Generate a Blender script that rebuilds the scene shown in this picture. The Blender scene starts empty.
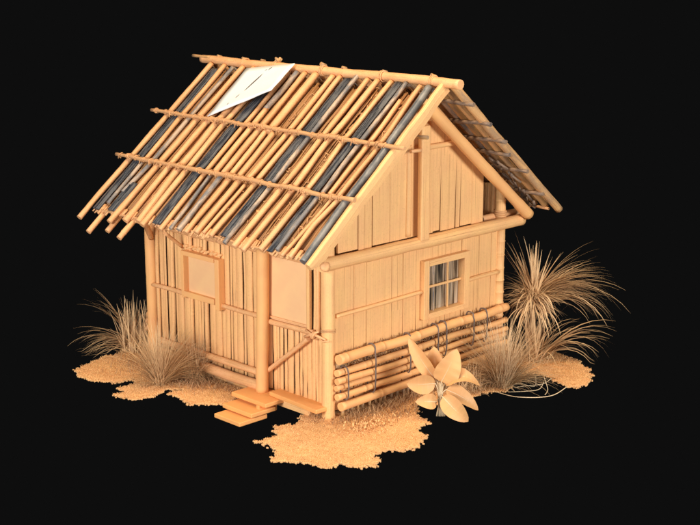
import bpy, bmesh, math, random
from mathutils import Vector as V, Matrix, noise
R = random.Random(7)
sc = bpy.context.scene
col = sc.collection
PI = math.pi

# ------------------------------------------------------------------ materials
def mat(name, base, var=0.10, sat=0.06, rough=0.55, streak=0.10, bump=0.25, dark=None, dark_amt=0.0,
        patch=None, patch_amt=0.0, patch_scale=4.0, patch_u=6, spec=0.35, grain=(60, 3), speck=0.0, coat=None):
    m = bpy.data.materials.new(name); m.use_nodes = True
    nt = m.node_tree; nt.nodes.clear(); N = nt.nodes.new; L = nt.links.new
    out = N('ShaderNodeOutputMaterial'); p = N('ShaderNodeBsdfPrincipled'); L(p.outputs[0], out.inputs[0])
    p.inputs['Roughness'].default_value = rough
    p.inputs['Specular IOR Level'].default_value = spec
    uv = N('ShaderNodeUVMap'); oi = N('ShaderNodeObjectInfo'); tc = N('ShaderNodeTexCoord')
    def mapped(src, s):
        mp = N('ShaderNodeMapping'); L(src, mp.inputs['Vector']); mp.inputs['Scale'].default_value = s; return mp.outputs[0]
    def nz(vec, scale, detail=4, rg=0.6):
        n = N('ShaderNodeTexNoise'); L(vec, n.inputs['Vector']); n.inputs['Scale'].default_value = scale
        n.inputs['Detail'].default_value = detail; n.inputs['Roughness'].default_value = rg; return n.outputs[0]
    def mth(op, a, b):
        n = N('ShaderNodeMath'); n.operation = op
        for i, v in enumerate((a, b)):
            if isinstance(v, (int, float)): n.inputs[i].default_value = v
            else: L(v, n.inputs[i])
        return n.outputs[0]
    st = nz(mapped(uv.outputs[0], (grain[0], grain[1], 1)), 1.0, 3)
    bl = nz(tc.outputs['Object'], 3.5, 3)
    # value = 1 + streak*(st-.5)*2 + var*(rand-.5)*2 + blotch
    v = mth('MULTIPLY_ADD', st, 2 * streak); v.node.inputs[2].default_value = 1 - streak
    w = mth('MULTIPLY_ADD', oi.outputs['Random'], 2 * var); w.node.inputs[2].default_value = -var
    b = mth('MULTIPLY_ADD', bl, 2 * sat); b.node.inputs[2].default_value = -sat
    tot = mth('ADD', mth('ADD', v, w), b)
    hsv = N('ShaderNodeHueSaturation'); hsv.inputs['Color'].default_value = (*base, 1)
    L(tot, hsv.inputs['Value'])
    hh = mth('MULTIPLY_ADD', bl, 0.02); hh.node.inputs[2].default_value = 0.49; L(hh, hsv.inputs['Hue'])
    c = hsv.outputs[0]
    def mix(fac, a, colr):
        n = N('ShaderNodeMix'); n.data_type = 'RGBA'; L(fac, n.inputs[0]); L(a, n.inputs[6])
        n.inputs[7].default_value = (*colr, 1); return n.outputs[2]
    def ramp(src, a, bb, amt):
        r = N('ShaderNodeMapRange'); L(src, r.inputs[0]); r.inputs[1].default_value = a; r.inputs[2].default_value = bb
        r.inputs[4].default_value = amt; return r.outputs[0]
    if dark:    # thin dark grain cracks along the length
        n = nz(mapped(uv.outputs[0], (grain[0] * .5, grain[1] * .35, 1)), 1.0, 5, .7)
        c = mix(ramp(n, .57, .68, dark_amt), c, dark)
    if patch:   # weathered patches; on slate, a glossy sheen painted as pale streaks
        n = nz(mapped(uv.outputs[0], (patch_u, patch_scale, 1)), 1.0, 4, .65)
        c = mix(ramp(n, .44, .58, patch_amt), c, patch)
    if speck:
        n = nz(tc.outputs['Object'], 42, 4, .75)
        c = mix(ramp(n, .54, .68, speck), c, (base[0] * .45, base[1] * .35, base[2] * .3))
    L(c, p.inputs['Base Color'])
    if bump:
        bp = N('ShaderNodeBump'); bp.inputs['Strength'].default_value = bump; bp.inputs['Distance'].default_value = .006
        hsum = mth('ADD', st, nz(tc.outputs['Object'], 38, 5, .7)); L(hsum, bp.inputs['Height']); L(bp.outputs[0], p.inputs['Normal'])
    return m

M = {
 'cane':   mat('bamboo_cane', (.83, .445, .21), dark=(.40, .18, .06), dark_amt=.6, streak=.14, var=.08, bump=.45, patch=(.66, .33, .13), patch_amt=.45, patch_scale=2.5, speck=.35),
 'post':   mat('bamboo_post', (.84, .44, .175), dark=(.5, .22, .07), dark_amt=.25, streak=.06, var=.04, bump=.15),
 'plank':  mat('pale_plank', (.83, .47, .20), dark=(.45, .20, .07), dark_amt=.85, streak=.20, var=.02, speck=.22, bump=.6, grain=(80, .8)),
 'panel':  mat('smooth_panel', (.84, .50, .255), streak=.01, var=.01, bump=.03, rough=.5),
 'slat':   mat('wall_cane', (.84, .465, .20), dark=(.42, .19, .07), speck=.3, dark_amt=.55, streak=.10, var=.04, bump=.3),
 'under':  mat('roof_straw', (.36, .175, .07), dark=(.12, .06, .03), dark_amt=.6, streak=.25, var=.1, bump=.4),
 'rope':   mat('twine', (.62, .33, .15), streak=.2, var=.1, bump=.5, rough=.8, grain=(20, 60)),
 'slate':  mat('slate_strip', (.024, .029, .042), dark=(.012, .012, .016), dark_amt=.8, streak=.5, var=.15, rough=.38, patch=(.34, .33, .32), patch_amt=.38, patch_scale=2.2, patch_u=28, bump=.8),  # pale patch streaks put a glossy sheen into the colour
 'grey':   mat('weathered_cane', (.19, .18, .18), dark=(.07, .06, .06), dark_amt=.5, streak=.22, var=.15, patch=(.60, .44, .31), patch_amt=.9, patch_scale=1.8, bump=.3),
 'gunmetal': mat('dark_glossy_cane', (.105, .11, .118), dark=(.05, .05, .06), dark_amt=.4, streak=.3, var=.1, rough=.4, patch=(.33, .31, .28), patch_amt=.6, patch_scale=2.2, bump=.3),
 'purple': mat('dark_stick', (.14, .10, .078), dark=(.05, .03, .03), dark_amt=.5, streak=.3, var=.2, patch=(.38, .23, .13), patch_amt=.5, patch_scale=5, bump=.4),
 'brown':  mat('brown_cane', (.52, .29, .115), dark=(.2, .09, .04), dark_amt=.6, streak=.25, var=.22, patch=(.22, .17, .14), patch_amt=.5, patch_scale=3, bump=.4),
 'tan':    mat('tan_cane', (.62, .35, .15), dark=(.16, .08, .04), dark_amt=.7, streak=.25, var=.1, patch=(.34, .21, .12), patch_amt=.8, patch_scale=2.5, bump=.5),
 'shade':  mat('gap_shade', (.20, .105, .05), streak=.2, var=0),  # dark colour painted for the shade in wall gaps
 'card':   mat('white_card', (.93, .93, .92), streak=.01, var=0, sat=.01, bump=.03, rough=.6),
 'mark':   mat('dark_mark', (.16, .15, .15), streak=.2, var=0, bump=0),
 'strap':  mat('dark_strap', (.10, .075, .065), streak=.3, var=.2, rough=.5, patch=(.25, .16, .12), patch_amt=.5, bump=.3),
 'board':  mat('step_board', (.85, .385, .125), streak=.04, var=.02, bump=.08, dark=(.7, .33, .1), dark_amt=.3, grain=(10, 1.2)),
 'ground': mat('sandy_earth', (.76, .43, .19), streak=.05, var=0, sat=.08, bump=.8, rough=.85, speck=.3, spec=.1),
 'straw':  mat('dry_turf', (.77, .44, .195), streak=.2, var=.05, sat=.15, bump=0, rough=.8, spec=.1),
 'scrub':  mat('brown_scrub', (.36, .20, .10), streak=.3, var=.1, sat=.2, bump=0, rough=.8, spec=.1),
 'grass':  mat('dry_grass', (.68, .445, .235), streak=.25, var=.06, sat=.1, bump=0, rough=.6, grain=(3, 2)),
 'grass2': mat('grey_grass', (.66, .45, .255), streak=.3, var=.06, sat=.1, bump=0, rough=.6, grain=(3, 2)),
 'leaf':   mat('broad_leaf', (.66, .345, .14), dark=(.5,.25,.1), dark_amt=.3, streak=.08, var=.08, bump=.2, rough=.5, grain=(3, 30)),
 'stem':   mat('pale_stem', (.70, .52, .32), streak=.1, var=.05, bump=.2),
 'glass':  None,
}
def window_mat():
    m = bpy.data.materials.new('slatted_blind'); m.use_nodes = True
    nt = m.node_tree; N = nt.nodes.new; L = nt.links.new; p = nt.nodes['Principled BSDF']
    tc = N('ShaderNodeTexCoord'); mp = N('ShaderNodeMapping'); mp.inputs['Scale'].default_value = (17, 1, .9)
    L(tc.outputs['Object'], mp.inputs[0])
    n = N('ShaderNodeTexNoise'); n.inputs['Scale'].default_value = 1.0; n.inputs['Detail'].default_value = 3; L(mp.outputs[0], n.inputs['Vector'])
    r = N('ShaderNodeValToRGB'); L(n.outputs[0], r.inputs[0]); e = r.color_ramp.elements
    e[0].position = .44; e[0].color = (.03, .025, .02, 1); e[1].position = .53; e[1].color = (.40, .29, .19, 1)
    x = e.new(.47); x.color = (.20, .15, .10, 1); x = e.new(.62); x.color = (.55, .45, .34, 1)
    L(r.outputs[0], p.inputs['Base Color']); p.inputs['Roughness'].default_value = .35
    return m
M['blind'] = window_mat()
def glass_mat():
    m = bpy.data.materials.new('window_glass'); m.use_nodes = True
    p = m.node_tree.nodes['Principled BSDF']; p.inputs['Base Color'].default_value = (.95, .95, .95, 1)
    nt = m.node_tree; t = nt.nodes.new('ShaderNodeBsdfTransparent'); gl = nt.nodes.new('ShaderNodeBsdfGlossy'); gl.inputs['Roughness'].default_value = .03
    mx = nt.nodes.new('ShaderNodeMixShader'); mx.inputs[0].default_value = .05
    nt.links.new(t.outputs[0], mx.inputs[1]); nt.links.new(gl.outputs[0], mx.inputs[2])
    nt.links.new(mx.outputs[0], nt.nodes['Material Output'].inputs[0])
    return m
M['glass'] = glass_mat()

# ------------------------------------------------------------------ mesh builder
class MB:
    def __init__(s): s.v = []; s.f = []; s.uv = []; s.sm = []
    def face(s, idx, uvs, smooth): s.f.append(tuple(idx)); s.uv.append(uvs); s.sm.append(smooth)
    def tube(s, pts, rad, n=10, flat=1.0, up=None, smooth=True, cap=True, voff=None):
        pts = [V(p) for p in pts]
        if not isinstance(rad, (list, tuple)): rad = [rad] * len(pts)
        voff = R.uniform(0, 50) if voff is None else voff; uoff = R.uniform(0, 50)
        t0 = (pts[-1] - pts[0]).normalized()
        a = V(up) if up else (V((0, 0, 1)) if abs(t0.z) < .9 else V((1, 0, 0)))
        rings = []; d = 0; ln = []
        for i, p in enumerate(pts):
            t = (pts[min(i + 1, len(pts) - 1)] - pts[max(i - 1, 0)]).normalized()
            x = t.cross(a).normalized(); y = x.cross(t).normalized()
            if i: d += (p - pts[i - 1]).length
            ln.append(d); base = len(s.v)
            for k in range(n):
                th = 2 * PI * k / n
                s.v.append(tuple(p + x * (math.cos(th) * rad[i]) + y * (math.sin(th) * rad[i] * flat)))
            rings.append(base)
        per = 2 * PI * rad[0]
        for i in range(len(pts) - 1):
            for k in range(n):
                k2 = (k + 1) % n
                u0 = uoff + per * k / n; u1 = uoff + per * (k + 1) / n
                s.face((rings[i] + k, rings[i] + k2, rings[i + 1] + k2, rings[i + 1] + k),
                       [(u0, voff + ln[i]), (u1, voff + ln[i]), (u1, voff + ln[i + 1]), (u0, voff + ln[i + 1])], smooth)
        if cap:
            for b, rev in ((rings[0], True), (rings[-1], False)):
                ids = [b + k for k in range(n)]
                if rev: ids.reverse()
                s.face(ids, [(uoff + .02 * math.cos(6.28 * k / n), voff + .02 * math.sin(6.28 * k / n)) for k in range(n)], False)
        return s
    def cane(s, a, b, r, n=10, node=.45, wob=.006, taper=.0, flat=1.0, up=None, seg=.06):
        """bamboo: straight with a slight wobble and swollen nodes"""
        a = V(a); b = V(b); L = (b - a).length; k = max(3, int(L / seg)); pts = []; rr = []
        ph = R.uniform(0, node); ts = [i / k for i in range(k + 1)]
        q = ph
        while node and q < L - .03:
            if q > .03: ts += [max(0, q / L - .012 / L), q / L, min(1, q / L + .012 / L)]
            q += node * R.uniform(.85, 1.15)
            ts = sorted(ts)
        nodes = []; q = ph
        ts = sorted(set(round(t, 5) for t in ts))
        sx = R.uniform(0, 99)
        for t in ts:
            p = a.lerp(b, t); w = V((noise.noise(V((sx, t * L * 1.2, 0))), noise.noise(V((sx, t * L * 1.2, 9))), noise.noise(V((sx, t * L * 1.2, 17))))) * wob * 2
            pts.append(p + w); rr.append(r * (1 - taper * t) * (1 + .06 * noise.noise(V((sx, t * L * 3, 40))) + .05 * noise.noise(V((sx, t * L * 14, 44)))))
        # swell at node positions: middle of close triples
        for i in range(1, len(ts) - 1):
            if (ts[i + 1] - ts[i]) * L < .016 and (ts[i] - ts[i - 1]) * L < .016: rr[i] *= 1.09
        return s.tube(pts, rr, n, flat, up)
    def box(s, c, size, rot=None, bev=.006, jit=0.0):
        bm = bmesh.new(); bmesh.ops.create_cube(bm, size=1)
        for v in bm.verts: v.co = V((v.co.x * size[0], v.co.y * size[1], v.co.z * size[2])) + V([R.uniform(-jit, jit) for _ in range(3)])
        if bev: bmesh.ops.bevel(bm, geom=bm.edges[:], offset=min(bev, min(size) * .3), segments=2, affect='EDGES', profile=.5)
        ax = max(range(3), key=lambda i: size[i]); o = [i for i in range(3) if i != ax]
        base = len(s.v); uo = R.uniform(0, 40); vo = R.uniform(0, 40)
        bm.verts.ensure_lookup_table(); loc = [v.co.copy() for v in bm.verts]
        for q in loc: s.v.append(tuple((rot @ q if rot else q) + V(c)))
        for f in bm.faces:
            ids = [v.index for v in f.verts]
            s.face([base + i for i in ids], [(uo + loc[i][o[0]] + loc[i][o[1]], vo + loc[i][ax]) for i in ids], False)
        bm.free(); return s
    def hexa(s, p, ax=2):
        """8 corners: bottom 4 (ccw) then top 4"""
        base = len(s.v); uo = R.uniform(0, 40); vo = R.uniform(0, 40)
        for q in p: s.v.append(tuple(q))
        o = [i for i in range(3) if i != ax]
        for f in ((0, 3, 2, 1), (4, 5, 6, 7), (0, 1, 5, 4), (1, 2, 6, 5), (2, 3, 7, 6), (3, 0, 4, 7)):
            s.face([base + i for i in f], [(uo + p[i][o[0]] + p[i][o[1]], vo + p[i][ax]) for i in f], False)
        return s
    def blade(s, pts, w, side, n=None):
        """grass ribbon with a creased middle"""
        base = len(s.v); k = len(pts); uo = R.uniform(0, 30)
        for i, p in enumerate(pts):
            t = i / (k - 1); ww = w * (1 - t ** 1.8) * (0.55 + .45 * min(1, t * 5)) + w * .08
            s.v.append(tuple(V(p) - side * ww * .5)); s.v.append(tuple(V(p) + side * ww * .5))
        for i in range(k - 1):
            b = base + 2 * i
            s.face((b, b + 1, b + 3, b + 2), [(uo, i * .1), (uo + .02, i * .1), (uo + .02, i * .1 + .1), (uo, i * .1 + .1)], True)
        return s
    def build(s, name, m, parent=None):
        me = bpy.data.meshes.new(name)
        off = V(parent.get('_org', (0, 0, 0))) if parent else None
        vs = s.v
        cen = sum((V(q) for q in vs), V()) / max(1, len(vs)) if len(vs) < 4000 else V(vs[0])
        if not parent: cen = V((cen.x, cen.y, min(q[2] for q in vs)))
        me.from_pydata([(q[0] - cen.x, q[1] - cen.y, q[2] - cen.z) for q in vs], [], s.f)
        ul = me.uv_layers.new(name='UVMap'); flat = []
        for u in s.uv:
            for q in u: flat += [q[0], q[1]]
        ul.data.foreach_set('uv', flat)
        me.polygons.foreach_set('use_smooth', s.sm)
        me.materials.append(M[m] if isinstance(m, str) else m); me.update()
        o = bpy.data.objects.new(name, me); col.objects.link(o)
        w = V((0, 0, 0))
        if parent:
            o.parent = parent
            w = V(ORG[parent.name])
        o.location = cen - w; ORG[o.name] = tuple(cen)
        return o
ORG = {}
def thing(name, loc, label, cat, group=None):
    o = bpy.data.objects.new(name, None); col.objects.link(o); o.location = loc; ORG[o.name] = tuple(loc)
    o.empty_display_size = .2
    return tag(o, label, cat, group)
def tag(o, label=None, cat=None, group=None, kind=None):
    if label: o['label'] = label
    if cat: o['category'] = cat
    if group: o['group'] = group
    if kind: o['kind'] = kind
    return o

# ------------------------------------------------------------------ dimensions
W, L = 3.188, 3.49                  # gable width, depth
RX, RZ = 1.594, 3.958               # ridge
SLOPE = V((-.76821, 0, -.64020)); SN = V((-.64020, 0, .76821)); SL = 2.9575
RSL = V((.76821, 0, -.64020)); RSN = V((.64020, 0, .76821))
def rl(y, s, h=0): q = V((RX, y, RZ)) + SLOPE * (s * SL) + SN * h; return V((q.x, y, q.z))
def rr_(y, s, h=0): q = V((RX, y, RZ)) + RSL * (s * SL) + RSN * h; return V((q.x, y, q.z))
def zroof(x): return RZ - abs(x - RX) * .8334

hut = thing('bamboo_hut', (1.6, 1.75, 0), 'small bamboo hut with pitched pole roof and plank gable, standing on sandy patches', 'hut')

# ------------------------------------------------------------------ left roof slope
lanes = [
('o',.040,[(3.99,.02),(4.01,.403),(4.03,.66),(4.04,1.039)]),('d',.050,[(3.83,.05),(3.86,.623),(3.87,.971)]),
('o',.036,[(3.69,.02),(3.71,.404),(3.69,.655)]),('g',.032,[(3.49,.03),(3.53,.4),(3.53,.655)]),
('o',.042,[(3.29,.02),(3.34,.401),(3.36,.65),(3.39,1.023)]),('o',.042,[(3.05,.02),(3.12,.401),(3.12,.637),(3.11,.998)]),
('o',.048,[(2.84,.02),(2.91,.404),(2.91,.66),(2.85,.988)]),('o',.041,[(2.68,.02),(2.75,.416),(2.75,.627),(2.74,.998)]),
('d',.061,[(2.47,.03),(2.55,.407),(2.54,.65),(2.52,.971)]),('o',.034,[(2.32,.02),(2.37,.411),(2.37,.65),(2.35,1.0)]),
('g',.040,[(2.18,.02),(2.2,.26)]),('o',.040,[(2.205,.255),(2.19,.412),(2.21,.655)]),
('o',.040,[(2.01,.02),(2.04,.408),(2.03,.655)]),('o',.053,[(1.8,.02),(1.82,.39)]),
('o',.039,[(1.885,.375),(1.88,.655)]),('o',.039,[(1.72,.385),(1.73,.655)]),
('o',.039,[(1.49,.02),(1.49,.41),(1.54,.655)]),('o',.036,[(1.35,.02),(1.34,.42),(1.37,.655)]),
('d',.048,[(1.2,.03),(1.2,.426),(1.21,.655)]),('g',.032,[(1.06,.0),(1.08,.42),(1.08,.655)]),
('o',.038,[(.85,.02),(.85,.421),(.88,.655)]),('o',.041,[(.67,.02),(.71,.414),(.69,.655)]),
('o',.034,[(.43,.02),(.47,.41),(.45,.655)]),('d',.046,[(.31,.02),(.33,.411),(.33,.655)]),
('g',.031,[(.18,.02),(.19,.416),(.19,.655)]),('o',.031,[(.06,.12),(.04,.409),(.06,.655)]),
('o',.031,[(-.08,.03),(-.13,.408),(-.1,.655)]),
('G',.052,[(-.22,.03),(-.27,.413),(-.26,.66),(-.29,.987)]),
('g',.027,[(3.72,.66),(3.71,.927)]),('g',.031,[(3.53,.66),(3.6,.853)]),('D',.061,[(3.54,.79),(3.55,.96)]),
('g',.026,[(2.25,.66),(2.19,.982)]),('g',.038,[(2.04,.66),(2.03,.979)]),('o',.035,[(1.85,.66),(1.87,.984)]),
('o',.041,[(1.67,.66),(1.7,.973)]),('o',.025,[(1.51,.68),(1.58,.965)]),('o',.037,[(1.35,.66),(1.41,.903),(1.42,.971)]),
('d',.046,[(1.2,.66),(1.22,.955)]),('g',.031,[(1.08,.66),(1.11,.987)]),('o',.040,[(.87,.66),(.91,.995)]),
('o',.036,[(.69,.66),(.72,1.003)]),('o',.039,[(.42,.66),(.47,.98)]),('d',.036,[(.28,.66),(.33,.975)]),
('g',.030,[(.22,.66),(.22,.962)]),('o',.032,[(-.12,.66),(-.05,.811),(-.06,.983)]),('o',.024,[(-.02,.65),(.04,.875),(.08,.983)]),
]
def interp(pts, n=9):
    out = []; s0, s1 = pts[0][1], pts[-1][1]
    for i in range(n):
        s = s0 + (s1 - s0) * i / (n - 1)
        for j in range(len(pts) - 1):
            if s <= pts[j + 1][1] + 1e-9 or j == len(pts) - 2:
                t = (s - pts[j][1]) / (pts[j + 1][1] - pts[j][1]); out.append((pts[j][0] + t * (pts[j + 1][0] - pts[j][0]), s)); break
    return out
for kind, r, pts in lanes:
    b = MB(); n = max(6, int((pts[-1][1] - pts[0][1]) * SL / .045)); P = interp(pts, n)
    if kind in 'dD':
        h = .022; r = r * 1.42
        ws = [r * (1 + .10 * noise.noise(V((r * 300 + pts[0][0] * 9, i * .6, 0)))) for i in range(n)]
        b.tube([rl(y, s, h) for y, s in P], ws, 10, .28, up=SN, smooth=True)
        # split fibres lying on the strip
        for _ in range(5):
            oy = R.uniform(-.7, .7) * r; a0 = R.uniform(0, .5); a1 = a0 + R.uniform(.25, .5)
            i0, i1 = int(a0 * (n - 1)), max(int(a0 * (n - 1)) + 2, int(a1 * (n - 1)))
            b.tube([rl(y + oy + R.uniform(-.003, .003), s, h + .28 * r + .002) for y, s in P[i0:i1 + 1]] or [rl(*P[0]), rl(*P[-1])], .0045, 5)
        o = b.build('dark_roof_strip', 'slate', hut)
    else:
        sx = R.uniform(0, 99); rad = []
        path = []
        for i, (y, s) in enumerate(P):
            path.append(rl(y + .012 * noise.noise(V((sx, s * 5, 0))), s, .028 + .008 * noise.noise(V((sx, s * 4, 7)))))
            rad.append(r * (1 + .10 * noise.noise(V((sx, s * 9, 3))) + .07 * noise.noise(V((sx, s * 60, 6)))))
        b.tube(path, rad, 12, .92, up=SN)
        o = b.build('roof_pole', {'o': 'cane', 'g': 'grey', 'G': 'gunmetal'}[kind], hut)
        if kind == 'g': tag(o, 'weathered grey roof pole')
        if kind == 'G': tag(o, 'glossy dark grey roof pole beside the near rake')
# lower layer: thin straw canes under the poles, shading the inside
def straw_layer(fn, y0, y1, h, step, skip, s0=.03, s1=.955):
    b = MB(); y = y0
    while y < y1:
        if R.random() > skip:
            a = s0 + R.uniform(0, .05); e = s1 + R.uniform(-.04, .01)
            yy = y; k = 8
            b.tube([fn(yy + R.uniform(-.012, .012), a + (e - a) * i / k, h + R.uniform(-.008, .008)) for i in range(k + 1)], R.uniform(.010, .021), 6)
        y += step * R.uniform(.7, 1.3)
    return b
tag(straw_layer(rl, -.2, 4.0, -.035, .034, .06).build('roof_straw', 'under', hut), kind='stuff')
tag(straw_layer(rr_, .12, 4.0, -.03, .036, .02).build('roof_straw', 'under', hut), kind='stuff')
# short broken straw poking out in the open gaps
b = MB()
for y0, sa, sb, n in ((.56, .05, .40, 70), (.57, .44, .62, 34), (1.0, .45, .62, 16), (.56, .68, .95, 46), (.13, .68, .95, 60), (1.55, .70, .85, 16), (-.03, .15, .6, 40), (2.75, .30, .38, 24), (1.66, .1, .36, 30), (1.0, .68, .95, 26)):
    for _ in range(n // 4):
        s = R.uniform(sa, sb); y = y0 + R.uniform(-.05, .05); a = R.uniform(-1.2, 1.2)
        l = R.uniform(.04, .10); p = rl(y, s, -.005 + R.uniform(-.01, .012))
        d = V((0, math.cos(a) * .6, 0)) + SLOPE * math.sin(a) + SN * R.uniform(-.1, .35)
        b.tube([p - d * l * .5, p + d * l * .5], R.uniform(.004, .008), 5)
tag(b.build('straw_tuft', 'rope', hut), kind='stuff')
# protruding rafters under the eave at the far end and further along
for y, e in ((3.77, 1.085), (3.43, 1.055), (3.10, 1.075), (2.55, .975), (2.0, .96), (1.45, .965), (.9, .965), (.35, .96)):
    MB().cane(rl(y, .05, -.085), rl(y, e, -.06), .038).build('rafter', 'cane', hut)
# eave batten and its row of small ends
def eave_line(fn, s, h, r, y0, y1, m='rope'):
    b = MB(); k = 40
    b.tube([fn(y0 + (y1 - y0) * i / k, s + R.uniform(-.003, .003), h + R.uniform(-.006, .006)) for i in range(k + 1)], [r * R.uniform(.8, 1.25) for _ in range(k + 1)], 8)
    return b
eave_line(rl, .962, -.012, .017, -.36, 3.86).build('eave_batten', 'rope', hut)
eave_line(rr_, .962, -.012, .02, -.4, 4.0).build('eave_batten', 'rope', hut)
b = MB()
for i in range(120):
    y = R.uniform(-.25, 3.95); b.tube([rl(y, .93, -.01), rl(y + R.uniform(-.02, .02), .965 + R.uniform(0, .022), -.012)], R.uniform(.008, .02), 6)
tag(b.build('eave_straw', 'cane', hut), kind='stuff')
# purlins tied across the poles
def purlin(p0, p1, r, fn_n, nm='purlin', m='rope', lash='rope', knots=(), wrap=True, wob=.012):
    b = MB(); k = 46; p0, p1 = V(p0), V(p1); sx = R.uniform(0, 99); pts = []
    for i in range(k + 1):
        t = i / k; pts.append(p0.lerp(p1, t) + fn_n * (wob * noise.noise(V((sx, t * 14, 0)))) + V((0, 0, wob * .6 * noise.noise(V((sx, t * 11, 5))))))
    b.tube(pts, [r * (1 + .28 * noise.noise(V((sx, i * .7, 3)))) for i in range(k + 1)], 9)
    o = b.build(nm, m, hut)
    if wrap:
        d = (p1 - p0).normalized(); a = d.cross(fn_n).normalized()
        q = .10; Lp = (p1 - p0).length
        while q < Lp - .15:
            b = MB(); n = R.randint(1, 3); i0 = min(k - 1, int(q / Lp * k)); c = pts[i0].lerp(pts[i0 + 1], q / Lp * k - i0); pp = []
            tilt = R.uniform(-1.2, 1.2); fat = R.uniform(1.08, 1.3)
            for j in range(n * 9 + 1):
                th = j / 9 * 2 * PI; rad = r * fat
                pp.append(c + d * (j * .0022 + tilt * .02 * math.sin(th)) + (a * math.cos(th) + fn_n * math.sin(th)) * rad * (1 + .12 * math.sin(j * 1.7)))
            b.tube(pp, [R.uniform(.006, .012) for _ in pp], 5, up=tuple(d))
            e = c + a * R.choice((-1, 1)) * R.uniform(.03, .07) + d * R.uniform(-.03, .03) - fn_n * .02
            b.tube([c + fn_n * rad * .6, (c + e) / 2 + fn_n * .02, e], .009, 5)
            b.build('lashing', lash, o)
            q += R.uniform(.10, .26)
    return o
purlin(rl(4.33, .372, .085), rl(-.60, .381, .085), .026, SN, wob=.02)
purlin(rl(4.28, .664, .085), rl(-.44, .672, .085), .027, SN, wob=.02)
# ridge log
b = MB(); b.cane((RX, -.64, RZ + .03), (RX - .0, 4.27, RZ + .03), .060, 12, node=0, wob=.01)
ridge = b.build('ridge_pole', 'cane', hut)
MB().cane((RX - .03, 4.05, RZ + .07), (RX - .03, 4.45, RZ + .075), .022, 8, node=0).build('ridge_stick', 'tan', hut)
for y, s in ((3.35, .9), (3.9, .9), (1.75, 1.5), (1.35, .9), (.62, .9), (-.2, 1.1), (2.95, .8)):
    MB().tube([(RX + .10, y + .02, RZ - .03), (RX + .04, y, RZ + .075 + .012 * s), (RX - .02, y + .01, RZ + .10 + .03 * (s - .8))], [.018 * s, .022 * s, .017 * s], 8).build('pole_tip', 'brown', hut)
for y in (3.28, 2.62, 1.7, .62, -.24):
    b = MB()
    for j in range(3):
        yy = y + j * .022 + R.uniform(-.004, .004); pp = []
        for i in range(13):
            th = 2 * PI * i / 12; pp.append((RX + math.cos(th) * .068, yy + .01 * math.sin(th * .5), RZ + .03 + math.sin(th) * .068))
        b.tube(pp, .0085, 6, up=(0, 1, 0))
    b.build('lashing', 'cane', ridge)
b = MB()
for k in range(7):
    a = k / 7 * 6.28; b.tube([(RX, 2.62, RZ + .09), (RX + .05 * math.cos(a), 2.62 + .05 * math.sin(a), RZ + .13 + R.uniform(-.02, .03))], [.03, .014], 7)
b.build('knot', 'brown', ridge)
# left rake pole (wide, pale) and the right barge pole
b = MB(); n = 26; st = []
for i in range(n + 1):
    t = i / n; q = len(b.v); st.append(q)
    hi = .060 + .012 * noise.noise(V((t * 9, 1, 0))) + .006 * noise.noise(V((t * 40, 1, 0))); lo = -.115 + .028 * noise.noise(V((t * 7, 5, 0))) + .010 * noise.noise(V((t * 37, 5, 0)))
    if t > .93: lo += (t - .93) * 1.0
    for (yy, hh) in ((-.425, lo + .012), (-.43, (lo + hi) / 2), (-.425, hi - .02), (-.40, hi), (-.365, hi - .01), (-.355, lo + .01), (-.385, lo)):
        b.v.append(tuple(rl(yy, .0 + 1.0 * t, hh)))
for i in range(n):
    for j in range(7):
        j2 = (j + 1) % 7; us = [0, .1, .2, .23, .27, .4, .44, .48]
        b.face((st[i] + j, st[i] + j2, st[i + 1] + j2, st[i + 1] + j), [(us[j], i * .11), (us[j + 1], i * .11), (us[j + 1], i * .11 + .11), (us[j], i * .11 + .11)], False)
b.face([st[0] + j for j in range(7)][::-1], [(0, 0)] * 7, False); b.face([st[n] + j for j in range(7)], [(0, 0)] * 7, False)
b.build('rake_board', 'plank', hut)
MB().cane((1.50, -.21, 3.69), (3.575, -.21, 2.045), .076, 16, node=0, wob=.003).build('barge_pole', 'post', hut)

# ------------------------------------------------------------------ right roof slope (seen from below at the gable)
ys = [(-.50, .054, 'tan'), (-.335, .044, 'tan'), (-.19, .040, 'brown'), (-.08, .036, 'grey'), (.02, .042, 'tan'), (.14, .045, 'tan')]
y = .3
while y < 4.1: ys.append((y, R.uniform(.034, .046), R.choice(('cane', 'cane', 'cane', 'grey')))); y += R.uniform(.12, .19)
ys.append((4.12, .042, 'cane'))
for i, (y, r, m) in enumerate(ys):
    e = (.98 if i == 0 else .955 + R.uniform(-.02, .02))
    b = MB(); b.cane(rr_(y, -.012 if i else .01, .028), rr_(y + R.uniform(-.02, .02), e, .028), r, 12, node=0, wob=.01)
    b.build('roof_pole', m, hut)
for s, e, m in ((.115, -.66, 'purple'), (.262, -.66, 'purple'), (.39, -.68, 'purple'), (.495, -.55, 'purple'), (.625, -.62, 'purple'), (.815, -.56, 'purple')):
    purlin(rr_(4.2, s, -.03), rr_(e, s, -.03), .027, RSN, m=m, lash='strap', wrap=False, wob=.02)
# dark woven bits hanging under that slope near the gable
b = MB()
for _ in range(70):
    s = R.uniform(.55, .95); y = R.uniform(-.34, .25); p = rr_(y, s, -.055 + R.uniform(-.02, .01)); d = (RSL * R.uniform(.5, 1) + V((0, R.uniform(-.5, .5), 0))) * R.uniform(.05, .13)
    b.tube([p - d, p + d], R.uniform(.008, .02), 6)
tag(b.build('hanging_bark', 'purple', hut), kind='stuff')

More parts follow.
